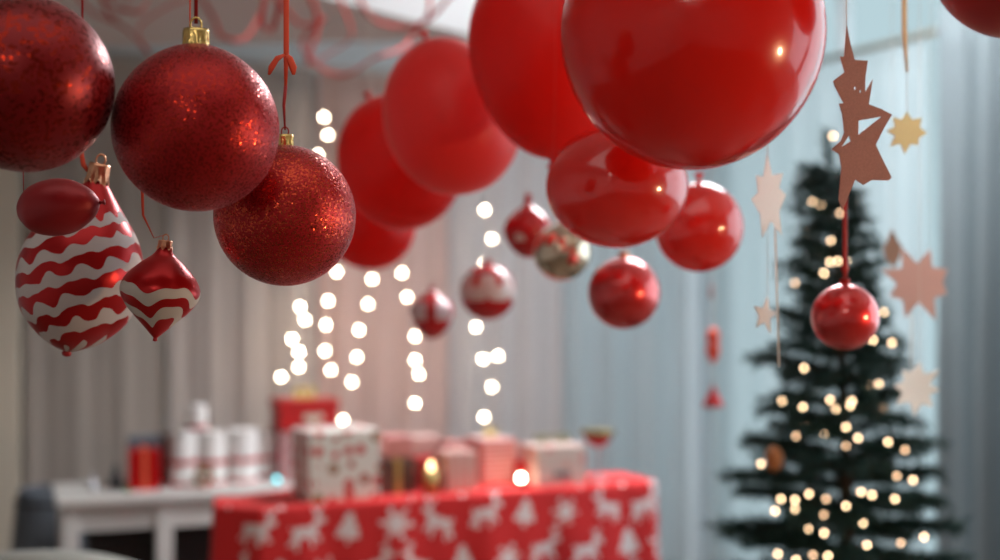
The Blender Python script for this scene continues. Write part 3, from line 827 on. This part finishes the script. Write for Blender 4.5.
def gift_at(label, pos, wpx, top_py, dpt, mat, yaw, z0=None, **kw):
    p = pos.copy()
    if z0 is not None: p.z = z0
    w = wpx * p.y / F / math.cos(yaw) * .93; h = hpx(p, top_py) - p.z
    giftbox(label, p, w, dpt, h, yaw, mat, **kw)
    return p.z + h
# on the white console
gift_at('shiny red foil gift at the left end of the candles', onW(145, .06), 31, 450, .09, MT['redfoil'], yw, ribbon=MT['ribbon_orange'])
gift_at('slate grey box standing behind the shiny red foil gift', onW(146, .18), 32, 437, .07, MT['greybox'], yw)
gift_at('dark red gift between the foil gift and the first candle', onW(170, .18), 13, 436, .08, MT['brownbox'], yw)
zs = gift_at('speckled pink gift under the red lidded box', onW(297, .10), 36, 432, .13, MT['speckle'], yw)
zt = gift_at('red lidded box with cream heart label on top of the speckled gift', onW(309, .10), 60, 401, .13, MT['redpaper'], yw, z0=zs + .003, lid=MT['redpaper'], bow=MT['bowgold'])
for o in bpy.data.objects:
    if o.get('label', '').startswith('red lidded box'):
        w = 60 * o.location.y / F
        hp = [(.9 * 16 * math.sin(a) ** 3, .9 * (13 * math.cos(a) - 5 * math.cos(2 * a) - 2 * math.cos(3 * a) - math.cos(4 * a)) * .8) for a in [i * 2 * PI / 32 for i in range(32)]]
        c_ = card('heart_label', [[(x * .0021, y * .0016) for x, y in hp]], MT['label'], o, .002); c_.location = (.012, -.0065, .034)
# small cone trees and glints at the table's left end
def cone_tree(label, px, back, hp, mat):
    p = onW(px, back); h = hpx(p, hp) - p.z
    t = thing('cone_tree', label, 'ornament', p, group='tiny cone trees on the console')
    obj('base', lathe([(0, 0), (h * .22, 0), (h * .22, h * .08), (h * .06, h * .1), (0, h * .1)], 24), MT['dark'], t)
    pf = [(0, h * .1)]
    for i in range(4):
        f = i / 4; pf += [(h * .30 * (1 - f * .85), h * (.12 + f * .86)), (h * .20 * (1 - f * .9), h * (.16 + f * .88))]
    obj('cone', lathe(pf[:-1] + [(0, h)], 24), mat, t)
cone_tree('tiny grey cone tree nearest the left end of the console', 93, .12, 472, MT['silver'])
cone_tree('tiny dark cone tree left of the shiny red foil gift', 116, .14, 461, MT['greybox'])
p = onW(127, .02); bmm = ico(.009, Vector((0, 0, .009)))
t = obj('glass_bead', bmm, pm('green_glass', (.03, .30, .10), .1, metal=.7, coat=1), None, True, p)
tag(t, 'small sparkling green bead in front of the dark cone tree', 'bead')
# wreath in front of the candles
p = onW(204, .045); k = p.y / F
t = thing('small_wreath', 'small brown-green wreath with red berries leaning in front of the candles', 'wreath', p + Vector((0, 0, 11 * k)), (math.radians(-8), 0, yw))
bmm = bmesh.new(); q = random.Random(4)
tube([(8 * k * math.cos(a), 0, 8 * k * math.sin(a)) for a in [i * 2 * PI / 16 for i in range(17)]], 2.4 * k, 6, bmm)
for i in range(160):
    a = q.uniform(0, 2 * PI); c0 = Vector((8 * k * math.cos(a), 0, 8 * k * math.sin(a)))
    dr = Vector((q.uniform(-1, 1), q.uniform(-1, .3), q.uniform(-1, 1))).normalized() * 5 * k
    tube([c0, c0 + dr * .8], [.0012, .0003], 4, bmm)
w_ = obj('twigs', bmm, MT['bowgreen'], t)
for a in (-1.9, -1.3, -.6, .9, 2.6): obj('berry', ico(2.1 * k, Vector((8 * k * math.cos(a), -2.2 * k, 8 * k * math.sin(a))), None, 2), MT['redfoil'], t)
# teal light
p = onW(277, .04)
t = thing('fairy_light', 'single teal glowing bulb on the console beside the flowered gift', 'light', p)
obj('bulb', ico(.0068, Vector((0, 0, .015))), emit('teal_glow', (.10, .55, .62), 6), t)
obj('socket', lathe([(0, 0), (.006, 0), (.005, .009), (0, .009)], 16), MT['dark'], t)
# on the red cloth
gift_at('white gift with red flowers and green leaves, largest on the red cloth', onR(345, .02), 73, 431, .13, MT['flower'], yr)
z1 = gift_at('dark brown gift with a gold band under the pink gift', onR(398, .06), 36, 460, .10, MT['brownbox'], yr, ribbon=MT['bowgold'])
gift_at('plain pink gift on top of the dark brown one', onR(400, .07), 28, 437, .08, MT['pinkbox'], yr, z0=z1 + .004)
gift_at('dark red gift standing behind the gold candle', onR(434, .12), 28, 459, .07, MT['redpaper'], yr)
gift_at('tall blush gift standing behind the brown and dark red gifts', onR(425, .22), 34, 437, .07, MT['blush'], yr)
p = onR(431, .03); k = p.y / F
t = thing('gold_candle', 'short gold candle with glowing top on the red cloth', 'candle', p)
obj('holder', lathe([(0, 0), (6.5 * k, 0), (6.5 * k, 24 * k), (5.6 * k, 24 * k), (5.6 * k, 22 * k), (0, 22 * k)], 32), MT['bowgold'], t)
obj('flame', lathe(spline_prof([(0, 23 * k), (2.6 * k, 26 * k), (2.0 * k, 30 * k), (0, 34 * k)], 5), 16), emit('flame_glow', (1, .62, .30), 7), t)
gift_at('blush striped gift right of the gold candle', onR(462, .04), 33, 452, .08, MT['vstripe'], yr)
gift_at('dark pink small gift on the back of the cloth behind the blush striped one', onR(457, .15), 20, 442, .06, MT['pinkbox'], yr)
gift_at('pink and white striped gift with gold bow', onR(500, .10), 38, 440, .11, MT['pinkstripe'], yr, bow=MT['bowgold'])
gift_at('dark red little box next to the bright bulb', onR(524, .07), 9, 462, .06, MT['redpaper'], yr)
gift_at('pale blush gift with grey tag and two olive bows', onR(562, .025), 55, 446, .10, MT['blushdots'], yr, name='gift_box')
for o in list(bpy.data.objects):
    if o.get('label', '').startswith('pale blush gift'):
        hh = hpx(o.location, 446) - ZR
        k = o.location.y / F
        obj('tag', bx(-9 * k, 9 * k, -.003, 0, 8 * k, 14 * k, bev=.001), MT['greylabel'], o, False)
        for s in (-1, 1):
            bmm = bmesh.new(); c0 = Vector((s * 11 * k, .05, hh + .006))
            for sg in (-1, 1):
                tube([c0] + [c0 + Vector((sg * 4 * k * (1 + math.cos(a)), 0, 3 * k * (1 + math.sin(a)))) for a in [PI + .6 + i * .5 for i in range(11)]] + [c0], .003, 6, bmm, flat=2)
            obj('bow', bmm, MT['bowgreen'], o)
p = onR(521, .03)
t = thing('fairy_light', 'single bright warm bulb standing on the red cloth between two gifts', 'light', p)
obj('bulb', ico(.0074, Vector((0, 0, .022))), E_WALL, t)
obj('socket', lathe([(0, 0), (.008, 0), (.006, .015), (0, .015)], 16), MT['dark'], t)
# coupe
p = onR(598, .065); k = p.y / F; zt = (480 - 446) * k
hh = hpx(p, 430) - ZR; zb = hpx(p, 447) - ZR
t = thing('coupe_glass', 'wide red coupe glass with a gold-green rim at the right of the gifts', 'glass', p)
obj('bowl', lathe(spline_prof([(0, zb), (5 * k, zb + 1 * k), (12 * k, zb + 6 * k), (15.5 * k, hh - 3 * k), (16 * k, hh)] , 5) + [(15 * k, hh), (14 * k, hh - 4 * k), (0, hh - 5 * k)], 40), MT['glass'], t)
obj('rim', lathe([(16.2 * k, hh - 4.5 * k), (17.2 * k, hh - 2 * k), (16.8 * k, hh), (15 * k, hh + .5 * k), (0, hh - 1 * k)], 40), MT['glassrim'], t)
obj('stem', lathe([(0, 0), (10 * k, 0), (10 * k, .8 * k), (2 * k, 2 * k), (1.2 * k, 5 * k), (1.2 * k, zb - 1 * k), (3 * k, zb + .5 * k), (0, zb + .6 * k)], 32), MT['glassstem'], t)

# ---------------------------------------------------------------- fir tree
TD = 2.55; TX = (846 - 500) / F * TD
TT = at(826, 132, TD)
tree = thing('christmas_tree', 'slim dark green fir tree with warm lights right of the room', 'tree', (TX, TD, 0))
def axis_x(z): return (TT.x - TX) * max(0, (z - .9) / (TT.z - .9)) ** 1.3 if z > .9 else 0
tp = [(axis_x(z), 0, z) for z in [.08 + (TT.z - .10 - .08) * i / 20 for i in range(21)]]
obj('trunk', tube(tp, [.022 * (1 - i / 21) + .003 for i in range(21)], 10), MT['bark'], tree)
st = bmesh.new()
lathe([(0, 0), (.13, 0), (.15, .02), (.17, .20), (.165, .21), (.15, .20), (0, .18)], 40, st)
obj('pot', st, MT['silver'], tree)
q = random.Random(21)
def needles(bm, a, b, ln, dens, w=.0020):
    L = (b - a).length; t_ = (b - a).normalized()
    s1 = t_.cross(Vector((0, 0, 1))); s1 = s1.normalized() if s1.length > .1 else Vector((1, 0, 0)); s2 = t_.cross(s1)
    for i in range(int(L * dens)):
        p = a.lerp(b, q.random()); an = q.uniform(0, 2 * PI)
        d_ = (t_ * q.uniform(.5, 1.1) + s1 * math.cos(an) + s2 * math.sin(an) * .8).normalized() * ln * q.uniform(.7, 1.15)
        c_ = d_.cross(Vector((q.uniform(-1, 1), q.uniform(-1, 1), q.uniform(-1, 1)))).normalized() * w
        v = [bm.verts.new(p + c_), bm.verts.new(p - c_), bm.verts.new(p + d_)]
        f = bm.faces.new(v); f.material_index = 1
def rad(z):
    return max(.018, .006 + .262 * ((TT.z - z) / .80) ** 1.18) if z > .5 else .345 - (.5 - z) * .1
nb = 99
for i in range(nb):
    f = i / (nb - 1); z = .30 + (TT.z - .07 - .30) * (f ** .92)
    an = i * 2.39996 + q.uniform(-.3, .3)
    L = rad(z) * q.uniform(.80, 1.12)
    dr = Vector((math.cos(an), math.sin(an), 0))
    if dr.x > .1: L *= 1 - .30 * dr.x
    up = .12 + .5 * f
    base = Vector((axis_x(z), 0, z)); bm = bmesh.new()
    pts = []
    for s in range(7):
        g = s / 6; pts.append(base + dr * (L * g) + Vector((0, 0, L * (up * g - .35 * g * g + .12 * g ** 3))))
    tube(pts, [.006 * (1 - .85 * s / 6) * (.4 + L) + .0008 for s in range(7)], 5, bm)
    side = Vector((-dr.y, dr.x, 0))
    dens = 620
    for s in range(6):
        needles(bm, pts[s], pts[s + 1], .026, dens)
    nt_ = max(4, int(L / .016))
    for s in range(nt_):
        g = .15 + .85 * s / nt_; m_ = g * 6; a_ = pts[int(m_)].lerp(pts[min(6, int(m_) + 1)], m_ - int(m_))
        for sg in (-1, 1):
            tl = (.05 + .30 * L * (1 - g)) * q.uniform(.7, 1.15)
            b_ = a_ + (dr * .75 + side * sg * .8 + Vector((0, 0, q.uniform(-.30, .12)))).normalized() * tl
            tube([a_, b_], [.0014, .0006], 4, bm)
            needles(bm, a_, b_, .025, dens)
    # the topmost branches stand closer to the leader
    obj('branch', bm, [MT['bark'], MT['needle']], tree, False)
bm = bmesh.new()
ldr0 = Vector((axis_x(TT.z - .12), 0, TT.z - .12)); ldr1 = Vector((TT.x - TX, 0, TT.z))
tube([ldr0, ldr1], [.003, .001], 5, bm); needles(bm, ldr0, ldr1, .026, 1500)
obj('leader', bm, [MT['bark'], MT['needle']], tree, False)

TL = [(833, 136), (812, 201), (821, 205), (840, 213), (856, 202), (807, 231), (831, 241), (830, 262), (838, 261), (846, 261), (824, 273), (795, 283),
      (884, 312), (892, 343), (873, 340), (804, 368), (782, 401), (803, 407), (830, 400), (836, 409), (852, 401), (850, 406), (879, 384), (883, 408), (804, 426),
      (796, 436), (824, 433), (846, 427), (858, 438), (846, 446), (888, 442), (905, 450), (761, 464), (897, 476), (913, 480), (781, 499), (795, 500), (809, 494),
      (795, 509), (775, 511), (826, 499), (861, 492), (872, 495), (895, 499), (846, 506), (824, 515), (826, 523), (809, 529), (824, 533), (863, 523), (867, 545),
      (901, 543), (924, 537), (778, 554), (813, 555), (828, 556), (796, 560), (870, 385)]
dim = {(856, 202), (807, 231), (796, 436), (883, 408), (846, 446), (905, 450), (897, 476), (826, 499), (824, 515), (826, 523), (813, 555), (901, 543), (804, 426), (840, 213), (795, 283)}
pts3 = []
for px, py in TL:
    # the light sits on the crown's camera side where its ray meets the cone
    for it in range(60):
        dd = TD - .42 + it * .01; p = at(px, py, dd); rr = rad(p.z) * .86
        dx = p.x - TX - axis_x(p.z)
        if dx * dx + (p.y - TD) ** 2 < rr * rr: break
        if dd > TD: break
    pts3.append((p, (px, py) in dim))
q = random.Random(5)
for i in range(14):
    an = q.uniform(-PI, 0) if i % 2 else q.uniform(0, PI); z = q.uniform(.3, .68)
    if i % 2 == 0: z = q.uniform(.35, .7)
    pts3.append((Vector((TX + axis_x(z) + rad(z) * .9 * math.cos(an), TD + rad(z) * .9 * math.sin(an), z)), False))
ls = thing('tree_lights', 'string of small warm lights wound around the fir tree', 'fairy lights', (TX, TD, 0))
org = Vector((TX, TD, 0))
mes = []
for em_ in (E_TREE, E_TREE2):
    bmm = ico(.0030, Vector((0, 0, 0))); me = bpy.data.meshes.new('bulb'); bmm.to_mesh(me); bmm.free(); me.materials.append(em_); mes.append(me)
for p, dm in pts3:
    o = bpy.data.objects.new('bulb', mes[1 if dm else 0]); C.objects.link(o); o.parent = ls; o.location = p - org
ordp = sorted([p for p, _ in pts3], key=lambda p: p.z)
W = []
for a_, b_ in zip(ordp, ordp[1:]):
    W.append(a_ - org + Vector((0, .006, .003)))
    m_ = (a_ + b_) / 2 - org; W.append(Vector((m_.x * .6, m_.y * .6, m_.z)))
obj('wire', tube(W, .0008, 4), MT['green_wire'], ls)
t = tag(obj('cone_ornament', lathe(spline_prof([(0, -.022), (.012, -.016), (.016, 0), (.011, .015), (0, .024)], 6), 24), MT['orange'], None, True, at(774, 459, 2.42)), 'brownish orange ornament in the left branches of the fir tree', 'ornament')
del t['category']; t['category'] = 'ornament'
cl = obj('hook', tube([(0, 0, .022), (.004, .004, .04), (.03, .05, .05)], .0008, 5), MT['green_wire'], t)

# ---------------------------------------------------------------- red streamers under the soffit
def loopy(label, pts, r=.0045, d=3.1, seed=0, closed=False):
    q = random.Random(seed)
    P = [at(px, py, d + q.uniform(-.12, .12)) for px, py in pts]
    out = []
    K = [P[0]] + P + [P[-1]]
    for i in range(1, len(K) - 2):
        for s in range(6):
            g = s / 6
            out.append(.5 * ((2 * K[i]) + (K[i + 1] - K[i - 1]) * g + (2 * K[i - 1] - 5 * K[i] + 4 * K[i + 1] - K[i + 2]) * g * g + (-K[i - 1] + 3 * K[i] - 3 * K[i + 1] + K[i + 2]) * g ** 3))
    out.append(P[-1])
    b = out[0].copy()
    o = obj('hanging_streamer', tube([p - b for p in out], r, 6, flat=.35), MT['streamer'], None, True, b)
    return tag(o, label, 'streamer', 'red paper streamers')
loopy('red streamer looping down between the two biggest left baubles', [(60, -25), (90, 10), (125, 28), (150, 55), (138, 30), (165, 8), (195, -6), (215, -25)], seed=1)
loopy('red streamer curling above the matte red bauble toward the coral ribbon', [(190, -20), (212, 15), (222, 36), (245, 38), (262, 10), (270, -22)], seed=2)
loopy('red streamer drooping in a deep loop right of the coral ribbon', [(300, -22), (318, 20), (308, 62), (332, 52), (352, 35), (340, 0), (332, -22)], r=.0055, seed=3)
loopy('red streamer with a broad hook beside the white beam', [(350, -20), (372, 18), (405, 27), (430, 18), (452, -6), (470, -25)], seed=4)
loopy('thin red streamer zigzagging across the grey wall patch', [(262, -20), (300, 24), (325, 18), (302, 42), (318, 66), (345, 75), (375, 58), (402, 48), (412, 36), (430, 10), (425, -20)], r=.004, seed=5)
loopy('thin red streamer at the far upper left near the dark bauble', [(96, -20), (112, 18), (130, -4), (100, -2), (140, 12), (152, -20)], r=.004, seed=6)
loopy('short red streamer end hanging by the knot of the coral ribbon', [(268, -22), (262, 22), (272, 30), (280, 5), (290, -22)], r=.005, seed=7, d=2.6)

# ---------------------------------------------------------------- upholstered chair at the lower left
p = at(48, 560, 2.35); 
t = thing('tub_chair', 'pale grey rounded chair back peeking in at the lower left corner', 'chair', (p.x, p.y, 0), (0, 0, .2))
zt = H - (553 - 280) / F * 2.12
def arc_back(bm, R, th, z0, z1, a0_, a1_, n=28):
    prof = []
    rows = []
    m = 10
    for i in range(n + 1):
        a = a0_ + (a1_ - a0_) * i / n
        hh = z1 - .14 * abs((i / n) * 2 - 1) ** 2.2
        ring = []
        for kx, kz in ((-.5, 0), (-.5, .85), (-.4, .96), (-.15, 1), (.15, 1), (.4, .96), (.5, .85), (.5, 0)):
            rr = R + th * kx; z = z0 + (hh - z0) * kz
            ring.append(bm.verts.new((rr * math.cos(a), rr * math.sin(a), z)))
        rows.append(ring)
    for A_, B_ in zip(rows, rows[1:]):
        for i in range(8): bm.faces.new((A_[i], A_[(i + 1) % 8], B_[(i + 1) % 8], B_[i]))
    bm.faces.new(rows[0]); bm.faces.new(rows[-1][::-1]); return bm
obj('backrest', arc_back(bmesh.new(), .22, .07, .36, zt, -.15, -PI + .15), MT['upholstery'], t)
obj('seat', lathe(spline_prof([(0, .34), (.18, .34), (.205, .37), (.205, .42), (.18, .455), (0, .465)], 4), 48), MT['upholstery'], t)
for x, y in ((.13, .13), (-.13, .13), (.13, -.13), (-.13, -.13)):
    obj('leg', tube([(x * 1.15, y * 1.15, 0), (x, y, .36)], [.012, .018], 10), MT['dark'], t)

# ---------------------------------------------------------------- lamp at the camera's right and the daylight
lp = Vector((1.22, .90, 0))
t = thing('floor_lamp', 'slim floor lamp with a round glowing globe', 'lamp', lp)
obj('base', lathe([(0, 0), (.13, 0), (.13, .015), (.02, .025), (0, .025)], 32), MT['dark'], t)
obj('pole', tube([(0, 0, .02), (0, 0, 1.165)], .011, 12), MT['dark'], t)
obj('globe', ico(.034, Vector((0, 0, 1.20)), None, 3), emit('lamp_globe_glow', (1, .58, .30), 290), t)

PG = emit('panel_glow', (1, .93, .87), .65)
t = thing('fill_panel', 'wide flat fill panel added above the balloons', 'fill light', (-.1, .55, CEIL), (0, 0, TH))  # unseen panel added as soft ambient fill from overhead
obj('frame', bx(-.86, .86, -.61, .61, -.035, 0, bev=.006), MT['white'], t, False)
obj('diffuser', bx(-.82, .82, -.57, .57, -.041, -.033), PG, t, False)
t = thing('fill_panel', 'square fill panel added over the gift tables', 'fill light', (.72, 3.35, CEIL), (0, 0, TH))  # unseen panel added to brighten curtains and gifts
obj('frame', bx(-.46, .46, -.46, .46, -.035, 0, bev=.006), MT['white'], t, False)
obj('diffuser', bx(-.43, .43, -.43, .43, -.041, -.033), emit('back_panel_glow', (.97, .97, 1), 21), t, False)
t = thing('fill_panel', 'fill panel added behind the photographer', 'fill light', (-.3, -1.5, CEIL), (0, 0, TH))  # unseen panel added as frontal fill
obj('frame', bx(-.44, .44, -.44, .44, -.035, 0, bev=.006), MT['white'], t, False)
obj('diffuser', bx(-.41, .41, -.41, .41, -.041, -.033), emit('rear_panel_glow', (1, .90, .80), 3.5), t, False)
w = bpy.data.worlds.new('World'); bpy.context.scene.world = w; w.use_nodes = True
w.node_tree.nodes['Background'].inputs[0].default_value = (.55, .75, .9, 1); w.node_tree.nodes['Background'].inputs[1].default_value = .5

# ---------------------------------------------------------------- camera
cam = bpy.data.cameras.new('camera'); co = bpy.data.objects.new('camera', cam); C.objects.link(co)
co.location = (0, 0, H); co.rotation_euler = (PI / 2, 0, 0)
cam.lens = 50; cam.sensor_width = 36; cam.clip_start = .05
cam.dof.use_dof = True; cam.dof.focus_distance = 1.10
cam.dof.aperture_fstop = 3.2
bpy.context.scene.camera = co
s = bpy.context.scene
s.view_settings.view_transform = 'Standard'; s.view_settings.look = 'None'; s.view_settings.gamma = 1
s.view_settings.use_curve_mapping = False; s.view_settings.exposure = 0.38
s.cycles.use_adaptive_sampling = False
s.cycles.sample_clamp_indirect = 4
s.cycles.max_bounces = 8
s.cycles.caustics_reflective = False; s.cycles.caustics_refractive = False
